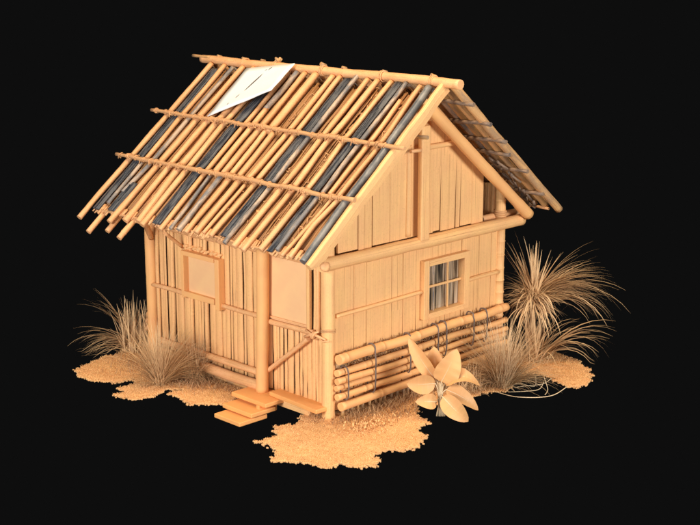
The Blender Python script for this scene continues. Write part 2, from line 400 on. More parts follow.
# ------------------------------------------------------------------ frame: posts and beams
def post(x, y, z0, z1, r, m='post', node=0, n=16, flat=1.0, name='post', up=None):
    return MB().cane((x, y, z0), (x, y, z1), r, n, node=node, wob=.003, flat=flat, up=up).build(name, m, hut)
cp = post(.0, .0, -.03, 2.5, .082, 'plank')
b = MB(); 
for zz in (1.10, 1.12):
    b.tube([(math.cos(t) * .086, math.sin(t) * .086, zz + .012 * math.sin(t * 2)) for t in [i / 14 * 2 * PI for i in range(15)]], .009, 6, up=(0, 0, 1))
b.build('lashing', 'rope', cp)
MB().cane((-.12, 1.085, .10), (-.12, 1.02, 2.45), .080, 16, node=0, wob=.006).build('post', 'post', hut)
post(-.02, L, 0, 2.5, .082, 'post')
rp = post(3.215, -.01, 0, 2.56, .072, 'plank', node=.19)
b = MB()
for zz in (2.06, 2.09, 2.12):
    b.tube([(3.215 + math.cos(t) * .077, -.01 + math.sin(t) * .077, zz + .006 * math.sin(t)) for t in [i / 14 * 2 * PI for i in range(15)]], .014, 6, up=(0, 0, 1))
b.build('lashing', 'rope', rp)
post(3.2, L, 0, 2.5, .075)
beam = MB().cane((-.20, -.10, 1.955), (3.56, -.10, 1.965), .082, 18, node=0, wob=.004).build('tie_beam', 'plank', hut)
MB().cane((2.9, .06, 2.03), (3.74, .06, 2.035), .05, 12, node=0).build('beam_end', 'cane', hut)
MB().tube([(-.17, -.14, 1.95), (-.21, -.15, 1.955), (-.225, -.155, 1.957)], [.065, .058, .03], 12).build('beam_tip', 'cane', hut)
MB().cane((.02, .1, 1.9), (.02, 3.6, 1.9), .06).build('wall_plate', 'cane', hut)
MB().cane((3.2, 0, 1.9), (3.2, 3.6, 1.9), .06).build('wall_plate', 'cane', hut)
# centre post of the gable
b = MB(); b.box((1.52, -.145, 2.72), (.265 * .62, .08, 1.46), bev=.025, jit=.003); b.build('king_post', 'plank', hut)
MB().cane((1.345, -.045, 2.06), (1.345, -.045, 3.2), .045, 12, node=0, flat=.6, up=(0, 1, 0)).build('gable_stud', 'plank', hut)
MB().cane((1.24, -.175, 3.155), (1.43, -.175, 3.155), .022, 9, node=0).build('gable_batten', 'cane', hut)
MB().cane((1.60, -.085, 3.155), (2.2, -.085, 3.165), .034, 10, node=0).build('gable_batten', 'plank', hut)
MB().tube([(1.45, .0, 3.31), (1.45, -.26, 3.315)], .026, 9).build('peg', 'brown', hut)
MB().tube([(1.68, .0, 3.52), (1.68, -.16, 3.52)], .036, 9).build('peg', 'plank', hut)

# ------------------------------------------------------------------ gable walls
def planks(x0, x1, zb, zt, y, wmin, wmax, gap=.004, t=.03, crack=.25, zbj=.0, hole=None):
    b = MB(); x = x0; jl = 0
    while x < x1 - .02:
        w = min(R.uniform(wmin, wmax), x1 - x)
        if x1 - (x + w) < wmin * .6: w = x1 - x
        g0 = jl; g1 = gap * R.uniform(.3, 1.2); jl = g1
        cr = R.uniform(.012, .030) if R.random() < crack else 0    # wedge gap opening downwards
        yy = y + R.uniform(-.004, .004); zB = zb + R.uniform(-zbj, zbj)
        xa, xb = x + g0 * .5, x + w - g1 * .5
        segs = [(zB, None)]
        spans = [(xa, xb, zB, None)]
        if hole and xb > hole[0] and xa < hole[1]:
            spans = []
            if xa < hole[0]: spans.append((xa, hole[0], zB, None))
            if xb > hole[1]: spans.append((hole[1], xb, zB, None))
            xm0, xm1 = max(xa, hole[0]), min(xb, hole[1])
            spans += [(xm0, xm1, zB, hole[2]), (xm0, xm1, hole[3], None)]
        for a, c, z0, z1 in spans:
            ta, tb = (zt(a), zt(c)) if z1 is None else (z1, z1)
            if min(ta, tb) - z0 < .02: continue
            c2 = c - cr if (z0 == zB) else c
            zm = z0 + (min(ta, tb) - z0) * R.uniform(.42, .80)
            if cr and z0 == zB and min(ta, tb) - z0 > .4:
                b.hexa([(a, yy, z0), (c2, yy, z0), (c2, yy + t, z0), (a, yy + t, z0), (a, yy, zm), (c, yy, zm), (c, yy + t, zm), (a, yy + t, zm)])
                z0 = zm
            b.hexa([(a, yy, z0), (c, yy, z0), (c, yy + t, z0), (a, yy + t, z0), (a, yy, ta), (c, yy, tb), (c, yy + t, tb), (a, yy + t, ta)])
        x += w
    return b
flat_top = lambda z: (lambda x: z)
planks(.075, 3.15, .06, flat_top(1.97), -.02, .06, .30, gap=.005, crack=.35, zbj=.02, hole=(1.66, 2.44, .95, 1.67)).build('gable_plank_wall', 'plank', hut)
planks(.12, 1.52, 2.03, lambda x: zroof(x) - .09, -.05, .14, .34, gap=.014, crack=.15, zbj=.014).build('upper_plank_wall', 'plank', hut)
planks(1.52, 2.80, 2.045, lambda x: zroof(x) - .09, -.05, .08, .32, gap=.004, crack=.2, zbj=.012).build('upper_plank_wall', 'plank', hut)
# dark backing sheets, their colour standing in for shade inside the cracks
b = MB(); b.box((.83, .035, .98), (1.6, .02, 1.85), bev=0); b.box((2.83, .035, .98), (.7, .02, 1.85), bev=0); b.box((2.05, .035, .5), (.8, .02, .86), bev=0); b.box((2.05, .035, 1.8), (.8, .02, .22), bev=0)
b.build('gap_shade_backing', 'shade', hut)
MB().cane((.07, -.05, 1.275), (1.60, -.05, 1.29), .032, 10, node=0, flat=.8).build('wall_batten', 'plank', hut)
MB().cane((2.52, -.05, 1.285), (3.15, -.05, 1.295), .036, 10, node=0, flat=.8).build('wall_batten', 'plank', hut)
# back gable, right wall: plain cane walls so that the hut is closed
def cane_wall(axis, c, a0, a1, z0, z1, r0=.02, r1=.036, name='cane_wall', m='slat', flatp=.35, zj=.03, top=None, gap=.006):
    b = MB(); a = a0
    while a < a1:
        r = R.uniform(r0, r1); a += r
        if a > a1: break
        off = R.uniform(-.008, .008); t = top(a) if top else z1 + R.uniform(-zj, zj); bo = z0 + R.uniform(-zj, zj)
        lean = R.uniform(-.012, .012)
        P = lambda aa, z: (c + off, aa, z) if axis == 'x' else (aa, c + off, z)
        if R.random() < flatp:
            b.tube([P(a + lean * (k / 6 - .5) + .003 * R.uniform(-1, 1), bo + (t - bo) * k / 6) for k in range(7)], [r * 1.15 * R.uniform(.86, 1.06) for _ in range(7)], 8, .30, up=((1, 0, 0) if axis == 'x' else (0, 1, 0)))
        else:
            b.cane(P(a - lean, bo), P(a + lean, t), min(r, .034), 9, node=R.choice((0, .5)), wob=.008)
        a += r + R.uniform(-.002, gap)
    return b
cane_wall('y', L, .05, 3.15, .05, 2, top=lambda x: zroof(x) - .08).build('cane_wall', 'slat', hut)
cane_wall('x', 3.2, .05, 3.45, .05, 2.5).build('cane_wall', 'slat', hut)

# window in the gable
wf = MB()
wx0, wx1, wz0, wz1 = 1.605, 2.495, .925, 1.70
wf.box((wx0 + .048, -.065, (wz0 + wz1) / 2), (.096, .075, wz1 - wz0), bev=.006)
wf.box((wx1 - .052, -.065, (wz0 + wz1) / 2), (.104, .075, wz1 - wz0), bev=.006)
wf.box(((wx0 + wx1) / 2, -.067, wz1 - .04), (wx1 - wx0 - .2, .075, .08), bev=.006)
wf.box(((wx0 + wx1) / 2, -.067, wz0 + .035), (wx1 - wx0 - .2, .075, .07), bev=.006)
win = MB().box((2.05, .022, wz0 + .07 + .315), (.70, .012, .70), bev=0).build('window', 'blind', hut)
tag(win, 'small four-pane window with grey slatted blind')
wf.build('frame', 'plank', win)
# reveal boards
b = MB(); b.box((2.405, -.01, 1.31), (.02, .05, .66), bev=.003); b.box((1.69, -.01, 1.31), (.02, .05, .66), bev=.003)
b.box((2.05, -.01, .985), (.70, .05, .02), bev=.003); b.box((2.05, -.01, 1.63), (.70, .05, .02), bev=.003)
b.build('reveal', 'plank', win)
b = MB(); b.box((2.13, -.028, 1.31), (.026, .022, .64), bev=.004); b.build('muntin', 'plank', win)
b = MB(); b.box((2.04, -.032, 1.33), (.70, .020, .030), bev=.004); b.build('muntin', 'plank', win)
b = MB(); b.box((1.86, -.026, 1.31), (.016, .014, .64), bev=.003); b.build('thin_slat', 'grey', win)
MB().box((2.05, -.004, 1.31), (.69, .003, .63), bev=0).build('pane', 'glass', win)

# ------------------------------------------------------------------ door-side wall (x = 0)
cane_wall('x', 0, 1.02, 3.42, .10, 2.3, .018, .066, flatp=.72, gap=.026).build('cane_wall', 'slat', hut)
cane_wall('x', 0, .06, 1.05, .12, 1.03, .020, .055, flatp=.65, gap=.026).build('cane_wall', 'slat', hut)
b = MB(); b.box((.06, 1.76, 1.15), (.02, 3.3, 2.1), bev=0); b.build('gap_shade_backing', 'shade', hut)  # dark sheet standing in for shade between the canes
cane_wall('x', 0, .07, .26, 1.02, 2.4, .024, .04, flatp=.2).build('cane_wall', 'slat', hut)
# flat panel over the low canes
MB().box((-.012, .68, 1.58), (.024, .76, 1.06), bev=.004).build('door_panel', 'panel', hut)
MB().box((-.035, .295, 1.6), (.05, .055, 1.14), bev=.008).build('door_stile', 'plank', hut)
MB().cane((-.05, 1.03, 1.025), (-.05, .20, 1.045), .036, 10, node=0).build('door_rail', 'cane', hut)
MB().cane((-.035, 1.03, 1.085), (-.035, .30, 1.10), .014, 8, node=0).build('door_bead', 'cane', hut)
MB().cane((-.065, 1.04, .37), (-.075, .27, .96), .030, 10, node=0).build('diagonal_brace', 'cane', hut)
b = MB()
for k in range(4):
    b.tube([(-.08 + .05 * math.cos(t), .17 + .012 * math.sin(t * 2) - k * .012, 1.03 + .045 * math.sin(t)) for t in [i / 12 * 2 * PI for i in range(13)]], .010, 6, up=(0, 1, 0))
b.tube([(-.09, .32, .98), (-.10, .16, 1.05), (-.095, -.05, 1.02)], [.018, .02, .012], 7)
b.tube([(-.09, .30, 1.07), (-.105, .18, 1.04), (-.10, .06, 1.10)], [.014, .018, .012], 7)
b.tube([(-.09, .12, 1.03), (-.098, -.02, .99), (-.095, -.12, 1.02)], [.012, .012, .006], 7)
b.build('rope_knot', 'cane', hut)
MB().cane((-.05, 3.44, 1.06), (-.05, 2.70, 1.065), .030, 10, node=.3).build('wall_rail', 'cane', hut)
MB().cane((-.05, 1.93, 1.055), (-.05, 1.10, 1.06), .030, 10, node=.3).build('wall_rail', 'cane', hut)
MB().cane((-.07, 3.3, .30), (-.07, 1.13, .315), .045, 12, node=0).build('base_log', 'cane', hut)
MB().cane((-.10, 3.3, .155), (-.10, 1.13, .155), .068, 14, node=0).build('base_log', 'cane', hut)
MB().cane((-.04, 3.3, .06), (-.04, 1.3, .06), .045, 12, node=0).build('base_log', 'brown', hut)
# shuttered window with flat blank pane
wd = MB().box((-.048, 2.30, 1.37), (.02, .62, .56), bev=.002).build('shuttered_window', 'panel', hut)
tag(wd, 'boxed window closed by a blank flat panel')
b = MB()
b.box((-.055, 2.685, 1.345), (.11, .055, .64), bev=.006); b.box((-.055, 1.965, 1.325), (.11, .085, .68), bev=.008)
b.box((-.057, 2.35, 1.64), (.112, .66, .06), bev=.006); b.box((-.057, 2.36, 1.085), (.112, .66, .075), bev=.006)
b.build('frame', 'post', wd)
# little log ends above the window
b = MB()
for i in range(9):
    y = 2.66 - i * .088; MB().tube([(.05, y, 1.725), (-.075, y + R.uniform(-.02, .02), 1.715 + R.uniform(-.015, .015))], R.uniform(.014, .026), 9).build('lintel_log', 'slat', hut)
for y0, y1, z0, z1, r_ in ((3.42, 3.02, 1.72, 2.05, .04), (2.74, 2.56, 1.70, 1.95, .024)):
    MB().cane((-.05, y0, z0), (-.35, y1 + .15, z1), r_, 9, node=0).build('eave_brace', 'cane', hut)
# threshold
th = math.atan2(-.04, .83)
MB().box((-.085, .42, .135), (.25, .92, .055), rot=Matrix.Rotation(-.06, 3, 'Z'), bev=.012).build('threshold_board', 'board', hut)
MB().box((-.09, .58, .03), (.06, .74, .085), bev=.006).build('sill_board', 'plank', hut)

# ------------------------------------------------------------------ steps
steps = thing('door_steps', (-.4, 1.1, -.15), 'three flat wooden steps descending from the door post of the hut', 'steps')
for (cx, cy, z, sx, sy, rz) in ((-.20, 1.01, .105, .44, .66, .0), (-.43, .985, .02, .40, .56, .0), (-.585, .965, -.05, .45, .49, .0)):
    MB().box((cx, cy, z - .0275), (sx, sy, .055), rot=Matrix.Rotation(rz, 3, 'Z'), bev=.010).build('step_board', 'board', steps)
MB().box((-.30, .80, -.0), (.30, .05, .13), bev=.004).build('step_riser', 'board', steps)

# ------------------------------------------------------------------ rail stack tied to the gable wall
rs = thing('rail_stack', (1.6, -.13, .05), 'stack of horizontal bamboo rails tied with dark straps along the base of the gable wall', 'railing')
for z, r, x0, dy, tilt in ((.757, .063, -.01, -.15, .04), (.590, .044, -.02, -.13, .03), (.480, .041, -.03, -.145, .025), (.387, .036, -.02, -.13, .02), (.294, .041, -.03, -.145, .01), (.172, .055, .02, -.15, .0)):
    MB().cane((x0 + .03, dy, z), (3.25, dy, z + tilt), r, 14, node=R.choice((.75, .9)), wob=.012, taper=.12).build('rail', 'post', rs)
b = MB(); b.tube([(.05, -.05, .66), (.22, -.06, .675)], .04, 10); b.build('log_stub', 'brown', rs)
def loop_strap(x, z0, z1, r=.011, yf=-.20, yb=-.02):
    b = MB(); pts = []
    zm = (z0 + z1) / 2; hz = (z1 - z0) / 2; ym = (yf + yb) / 2; hy = (yb - yf) / 2
    for i in range(29):
        t = i / 28 * 2 * PI; c, s_ = math.cos(t), math.sin(t)
        pts.append((x + R.uniform(-.006, .006), ym - hy * (abs(c) ** .45) * (1 if c > 0 else -1), zm + hz * (abs(s_) ** .8) * (1 if s_ > 0 else -1)))
    b.tube(pts, r, 8, up=(1, 0, 0)); return b
for x, z0, z1 in ((.13, .24, .66), (.60, .22, .845), (1.24, .33, .845), (1.76, .40, .86), (1.92, .40, .865), (2.47, .42, .88), (2.74, .42, .875)):
    loop_strap(x, z0, z1, .0095, -.218, -.07).build('strap', 'strap', rs)
x = .12
while x < 3.1:
    MB().tube([(x, -.10 + R.uniform(-.02, .02), .0), (x + R.uniform(-.02, .02), -.12, .12)], R.uniform(.014, .026), 7).build('peg', 'brown', rs); x += R.uniform(.07, .13)
# matted straw stuffed behind the rails
b = MB()
for _ in range(700):
    p = V((R.uniform(.1, 3.1), R.uniform(-.10, -.045), R.uniform(.60, .80) if R.random() < .7 else R.uniform(.2, .6))); a = R.uniform(0, PI)
    d = V((math.cos(a), R.uniform(-.3, .3), math.sin(a))) * R.uniform(.02, .06)
    b.tube([p - d, p + d], R.uniform(.004, .008), 4)
tag(b.build('straw_stuffing', 'scrub', rs), kind='stuff')

# ------------------------------------------------------------------ white card on the roof
A_, B_, C_, D_ = rl(3.10, .362, .085), rl(3.08, .05, .10), rl(2.2, -.0, .13), rl(2.03, .215, .27)
C_ = C_ + V((0, 0, .0))
def sheet_pt(u, v):   # u along A->D, v along A->B
    p = A_.lerp(D_, u).lerp(B_.lerp(C_, u), v)
    return p
nrm = (D_ - A_).cross(B_ - A_).normalized()
if nrm.z < 0: nrm = -nrm
b = MB(); n = 10
top = {}; bot = {}
for i in range(n + 1):
    for j in range(n + 1):
        p = sheet_pt(i / n, j / n) + nrm * (.008 * noise.noise(V((i * .4, j * .4, 2))))
        top[i, j] = len(b.v); b.v.append(tuple(p + nrm * .006)); bot[i, j] = len(b.v); b.v.append(tuple(p - nrm * .006))
for i in range(n):
    for j in range(n):
        uvq = [(i * .1, j * .1), (i * .1 + .1, j * .1), (i * .1 + .1, j * .1 + .1), (i * .1, j * .1 + .1)]
        b.face((top[i, j], top[i + 1, j], top[i + 1, j + 1], top[i, j + 1]), uvq, True)
        b.face((bot[i, j], bot[i, j + 1], bot[i + 1, j + 1], bot[i + 1, j]), uvq, True)
for i in range(n):
    for q in ((top[i, 0], bot[i, 0], bot[i + 1, 0], top[i + 1, 0]), (top[i, n], top[i + 1, n], bot[i + 1, n], bot[i, n]),
              (top[0, i], top[0, i + 1], bot[0, i + 1], bot[0, i]), (top[n, i], bot[n, i], bot[n, i + 1], top[n, i + 1])):
        b.face(q, [(0, 0), (.1, 0), (.1, .1), (0, .1)], False)
card = b.build('white_card', 'card', None)
tag(card, 'white stiff card with dark scratches lying crooked across the roof poles near the ridge', 'card')
b = MB()
def mark(pts, w):
    P = [sheet_pt(u, v) + nrm * .0125 for u, v in pts]; k = len(P)
    for i in range(k - 1):
        a, c = P[i], P[i + 1]; d = (c - a).normalized(); s_ = d.cross(nrm).normalized()
        w0 = w * math.sin(PI * i / (k - 1)) ** .6 if i else .001; w1 = w * math.sin(PI * (i + 1) / (k - 1)) ** .6 if i + 1 < k - 1 else .001
        q = len(b.v)
        for v_ in (a - s_ * w0, a + s_ * w0, c + s_ * w1, c - s_ * w1): b.v.append(tuple(v_))
        b.face((q, q + 1, q + 2, q + 3), [(0, i * .1), (.1, i * .1), (.1, i * .1 + .1), (0, i * .1 + .1)], False)
mark([(.40 + .02 * t, .36 + .085 * t) for t in range(6)], .014)
mark([(.55 + .012 * t, .86 + .03 * t) for t in range(4)], .012)
mark([(.33 + .01 * t, .22 + .03 * t) for t in range(4)], .006)
mark([(.26 + .008 * t, .10 + .02 * t) for t in range(3)], .008)
mark([(.48 + .02 * t, .86 + .02 * t) for t in range(3)], .007)
cm = b.build('scratch', 'mark', card)

# ------------------------------------------------------------------ ground
loop = [(0.57,4.39),(0.11,4.34),(-0.24,4.0),(-0.55,3.98),(-0.73,3.9),(-0.98,3.84),(-1.13,3.8),(-1.27,3.46),(-1.22,3.18),(-1.08,2.92),(-0.81,2.88),(-0.9,2.74),(-1.11,2.78),(-1.19,2.57),(-1.36,2.58),(-1.32,2.37),(-1.25,2.19),(-1.09,2.15),(-0.81,2.2),(-0.57,2.12),(-0.86,2.08),(-0.81,1.87),(-0.89,1.73),(-0.89,1.58),(-0.78,1.42),(-0.56,1.25),(-0.28,1.34),(-0.05,1.17),(0.05,.9),(0.1,0.55),(-0.09,0.36),(-0.24,0.22),(-0.42,0.11),(-0.67,0.25),(-0.87,-0.01),(-1.14,0.03),(-1.11,-0.18),(-1.18,-0.38),(-1.41,-0.53),(-1.28,-0.7),(-1.15,-0.87),(-1.12,-1.11),(-0.92,-1.22),(-0.85,-1.38),(-0.69,-1.45),(-0.58,-1.4),(-0.39,-1.2),(-0.08,-1.42),(0.1,-1.43),(0.39,-1.23),(0.47,-1.03),(0.8,-0.96),(0.8,-0.77),(1.14,-0.39),(1.26,-0.56),(1.35,-0.7),(1.7,-0.78),(2.0,-0.71),(2.13,-0.78),(2.3,-0.9),(2.73,-0.75),(2.98,-0.64),(3.19,-0.62),(3.19,-0.92),(3.07,-1.2),(3.05,-1.41),(3.27,-1.46),(3.57,-1.36),(3.74,-1.22),(4.06,-0.73),(4.1,-0.18),(3.75,.3),(3.45,1.2),(3.4,2.5),(3.3,3.5),(2.0,3.75),(1.0,4.0)]
def inside(x, y):
    c = False; j = len(loop) - 1
    for i in range(len(loop)):
        xi, yi = loop[i]; xj, yj = loop[j]
        if (yi > y) != (yj > y) and x < (xj - xi) * (y - yi) / (yj - yi) + xi: c = not c
        j = i
    return c
def edged(x, y, lo=1, only_coarse=False):
    a = .05 * noise.noise(V((x * 6, y * 6, 1))) + (0 if only_coarse else .06 * noise.noise(V((x * 16, y * 16, 4))) + .05 * noise.noise(V((x * 40, y * 40, 8))))
    c = .05 * noise.noise(V((x * 6, y * 6, 31))) + (0 if only_coarse else .06 * noise.noise(V((x * 16, y * 16, 34))) + .05 * noise.noise(V((x * 40, y * 40, 38))))
    return inside(x + a, y + c)
def edist(x, y):
    d = 9
    for i in range(len(loop)):
        ax, ay = loop[i - 1]; bx, by = loop[i]; dx, dy = bx - ax, by - ay
        t = max(0, min(1, ((x - ax) * dx + (y - ay) * dy) / (dx * dx + dy * dy)))
        d = min(d, math.hypot(x - ax - t * dx, y - ay - t * dy))
    return d
def gz(x, y):
    return .018 * noise.noise(V((x * 2.2, y * 2.2, 0))) + .010 * noise.noise(V((x * 9, y * 9, 5)))
cs = .014; gx0, gx1, gy0, gy1 = -1.6, 4.4, -1.7, 4.7
nx, ny = int((gx1 - gx0) / cs), int((gy1 - gy0) / cs)
b = MB(); vid = {}; cells = {}
def gv(i, j, lvl=0):
    k = (i, j, lvl)
    if k not in vid:
        x = gx0 + i * cs + .3 * cs * noise.noise(V((i * 1.7, j * 1.3, 2))); y = gy0 + j * cs + .3 * cs * noise.noise(V((i * 1.3, j * 1.9, 6)))
        vid[k] = len(b.v); b.v.append((x, y, gz(x, y) + .007 * noise.noise(V((x * 55, y * 55, 2))) - (.016 if lvl else 0)))
    return vid[k]
for i in range(nx):
    for j in range(ny):
        x, y = gx0 + (i + .5) * cs, gy0 + (j + .5) * cs
        if edged(x, y): cells[i, j] = 1
cl = list(cells)
for (i, j) in cl:
    uvq = [(i * cs, j * cs)] * 4
    b.face((gv(i, j), gv(i + 1, j), gv(i + 1, j + 1), gv(i, j + 1)), [(i * cs, j * cs), (i * cs + cs, j * cs), (i * cs + cs, j * cs + cs), (i * cs, j * cs + cs)], True)
    b.face((gv(i, j, 1), gv(i, j + 1, 1), gv(i + 1, j + 1, 1), gv(i + 1, j, 1)), uvq, False)
    for di, dj, q in ((-1, 0, ((i, j), (i, j + 1))), (1, 0, ((i + 1, j + 1), (i + 1, j))), (0, -1, ((i + 1, j), (i, j))), (0, 1, ((i, j + 1), (i + 1, j + 1)))):
        if (i + di, j + dj) not in cells:
            b.face((gv(*q[0]), gv(*q[1]), gv(*q[1], 1), gv(*q[0], 1)), uvq, False)
g = b.build('ground', 'ground', None); tag(g, 'ragged patches of orange sandy earth around the hut', None, kind='structure')
# short dry turf over the earth
b = MB(); b2 = MB()
def in_hut(x, y): return .03 < x < 3.15 and .02 < y < 3.45
cnt = 0
while cnt < 38000:
    x, y = R.uniform(gx0, 4.2), R.uniform(-1.6, 4.5)
    if in_hut(x, y) or (x > .2 and y > 1.0) or not edged(x, y): continue
    cnt += 1
    z = gz(x, y); h = R.uniform(.008, .022); w = R.uniform(.007, .013); a = R.uniform(0, 2 * PI)
    sd = V((math.cos(a), math.sin(a), 0)) * w; lean = V((R.uniform(-1, 1), R.uniform(-1, 1), 0)) * .020
    q = len(b.v); p = V((x, y, z - .004))
    for v_ in (p - sd * .5, p + sd * .5, p + lean + V((0, 0, h))): b.v.append(tuple(v_))
    b.face((q, q + 1, q + 2), [(x, y), (x + .01, y), (x, y + .02)], False)
tag(b.build('ground_cover', 'straw', None), 'short dry orange turf covering the sandy patches', 'ground cover', kind='stuff')
# brown scrubby litter at the foot of the walls
def litter(cx, cy, sx, sy, n, h0, h1):
    for _ in range(n):
        x, y = R.gauss(cx, sx), R.gauss(cy, sy)
        if in_hut(x, y) or not edged(x, y): continue
        z = gz(x, y); h = R.uniform(h0, h1); a = R.uniform(0, 2 * PI); w = R.uniform(.006, .012)
        sd = V((math.cos(a), math.sin(a), 0)); lean = V((R.uniform(-1, 1), R.uniform(-1, 1), 0)) * h * .8
        b2.blade([V((x, y, z - .005)), V((x, y, z)) + lean * .4 + V((0, 0, h * .6)), V((x, y, z)) + lean + V((0, 0, h))], w, sd)
for t in range(12): litter(.3 + t * .27, -.24, .14, .07, 170, .03, .11)
litter(.9, -.5, .35, .12, 500, .02, .06); litter(.1, -.25, .2, .1, 160, .02, .05); litter(2.3, -.4, .35, .18, 900, .04, .14)
litter(-.25, 2.3, .18, .25, 900, .03, .12); litter(-.35, 3.3, .2, .3, 500, .03, .09); litter(-.2, 1.7, .1, .3, 260, .02, .06)
litter(-.05, .1, .08, .1, 120, .02, .07)
tag(b2.build('ground_litter', 'scrub', None), 'brown dry litter gathered along the foot of the walls', 'litter', kind='stuff')
# low clods by the near corner
b = MB()
for _ in range(420):
    x, y = R.gauss(.15, .22), R.gauss(-.55, .12)
    z = gz(x, y); r = R.uniform(.008, .020)
    a = R.uniform(0, 6.28); e = R.uniform(.3, 1.2); d = V((math.cos(a) * math.cos(e), math.sin(a) * math.cos(e), math.sin(e))); sd = d.cross(V((0, 0, 1))).normalized()
    p = V((x, y, z + R.uniform(0, .05)))
    b.blade([p, p + d * r, p + d * r * 2], r * 1.4, sd)
tag(b.build('low_plant', 'straw', None), 'low crumbly orange plant mat on the sand just before the near corner post', 'plant', kind='stuff')

# ------------------------------------------------------------------ grasses
RT = V((.709, -.705, 0)); TO = V((-.70, -.71, 0)); UP = V((0, 0, 1))
def tuft(base, specs, m, name, label, cat='grass', group=None):
    """specs: (count, spread, len0, len1, dirs=(right,toward,up), scatter, droop, width, origin height)"""
    b = MB(); base = V(base)
    for (cnt, spread, l0, l1, dr, sca, droop, w, oz) in specs:
        for _ in range(cnt):
            a = R.uniform(0, 6.28); rr = spread * math.sqrt(R.random())
            o = base + V((math.cos(a) * rr, math.sin(a) * rr, oz * R.uniform(.85, 1.1) if oz else 0))
            d = (RT * dr[0] + TO * dr[1] + UP * dr[2] + RT * R.gauss(0, sca) + TO * R.gauss(0, sca) + UP * R.gauss(0, sca * .5)).normalized()
            l = R.uniform(l0, l1); k = 9; pts = []; p = o.copy(); v = d.copy()
            dd = droop * R.uniform(.6, 1.4)
            for i in range(k):
                pts.append(p.copy()); p += v * (l / (k - 1)); v = (v + V((0, 0, -1)) * dd / k * (1 + i * .22)).normalized()
                if p.z < .012: p.z = .012
            sd = d.cross(UP)
            if sd.length < .1: sd = RT.copy()
            sd.normalize(); sd = (sd + UP.cross(sd) * R.uniform(-.6, .6)).normalized()
            # ribbons turned partly to the sky
            b.blade(pts, w * R.uniform(.7, 1.2), sd)
    o = b.build(name, m, None); return tag(o, label, cat, group)
GR = 'dry grass clumps around the hut'
tuft((.0, 3.95, 0), [
    (26, .07, .70, 1.02, (-1.1, .2, .95), .15, 1.25, .027, 0), (22, .08, .5, .9, (-.9, .3, .55), .2, 1.0, .024, 0),
    (16, .06, .7, 1.05, (-.7, 0, 1.3), .13, .7, .020, .1), (130, .20, .35, .85, (.05, .1, 1.5), .30, .35, .022, 0), (80, .2, .2, .45, (.0, .2, 1.2), .4, .6, .014, 0),
    (110, .1, .3, .55, (.4, .2, 1.0), .3, .8, .016, 0)],
    'grass', 'grass_clump', 'arching dry grass clump behind the far left corner post, its blades sweeping left', group=GR)
tuft((-.72, 2.43, 0), [
    (420, .07, .40, .92, (0, .0, 1.5), .50, .35, .009, 0), (90, .05, .40, .75, (-.5, .1, 1.0), .36, .6, .011, 0),
    (170, .05, .45, .85, (.75, .1, 1.0), .38, .6, .011, 0), (70, .04, .2, .5, (0, .4, .8), .6, .6, .011, 0),
    (30, .04, .7, .95, (-.6, -.1, 1.1), .25, .8, .014, 0), (50, .04, .8, 1.05, (.6, -.1, 1.1), .25, .8, .012, 0)],
    'grass', 'grass_clump', 'fine upright fan-shaped grass clump standing on the sand tongue left of the wall', group=GR)
tuft((-.20, 2.36, 0), [
    (420, .13, .25, .62, (.15, .1, 1.0), .6, .5, .010, 0), (300, .16, .15, .45, (0, .3, .7), .7, .7, .010, 0)],
    'grass2', 'grass_clump', 'low tangled greyish grass clump against the base logs under the shuttered window', group=GR)
# right side: fountain grass high behind the corner, and the bushy clump before it
tuft((3.62, -.30, 0), [
    (60, .05, .45, .85, (.0, 0, 1.5), .40, .22, .026, .86), (46, .05, .8, 1.45, (1.15, 0, .60), .15, 1.1, .028, .86),
    (46, .05, .6, 1.15, (.9, 0, 1.0), .20, .75, .026, .86), (60, .05, .3, .65, (-.8, 0, .8), .38, .9, .022, .86), (260, .08, .2, .55, (.2, .2, .5), .7, .7, .012, .86), (90, .05, .6, 1.2, (1.0, 0, .8), .22, .9, .014, .86), (90, .3, .15, .4, (0, 0, 1), .5, .5, .010, 0),
    (9, .03, .75, .95, (-.55, 0, 1.3), .12, .2, .022, .86),
    (60, .06, .3, .65, (-.2, .2, .1), .6, 1.8, .022, .84), (16, .06, .75, .9, (.0, 0, 1.5), .12, .05, .03, 0),
    (36, .05, .35, .6, (.5, .5, .3), .4, 1.4, .022, .84)],
    'grass', 'fountain_grass', 'tall fountain grass right of the hut, its crown of blades bending far right', group=None)
tuft((3.58, -.42, 0), [
    (22, .06, .9, 1.3, (.95, .0, 1.05), .14, 1.3, .038, .0), (18, .06, .6, 1.0, (.5, .1, 1.2), .22, 1.0, .030, .0), (40, .06, .5, .9, (-.2, .1, 1.3), .22, .4, .020, .0)],
    'grass', 'grass_clump', 'arching broad-bladed grass just under the fountain grass, right of the bushy clump', group=GR)
tuft((2.42, -.76, 0), [
    (620, .10, .4, 1.0, (0, 0, 1.4), .55, .4, .0095, 0), (240, .08, .35, .95, (.9, 0, .8), .3, .7, .011, 0),
    (280, .08, .35, .8, (-.7, 0, .9), .38, .7, .012, 0), (200, .06, .12, .35, (0, .3, .8), .6, .5, .014, 0)],
    'grass2', 'grass_clump', 'dense bushy grass clump before the right end of the bamboo rails', group=GR)
tuft((2.0, -.42, 0), [
    (330, .22, .15, .45, (.1, 0, .8), .7, .6, .010, 0), (260, .3, .10, .3, (0, 0, .7), .7, .6, .010, 0)],
    'grass2', 'grass_clump', 'low straggly grass clump between the broad-leaved plant and the rails', group=GR)
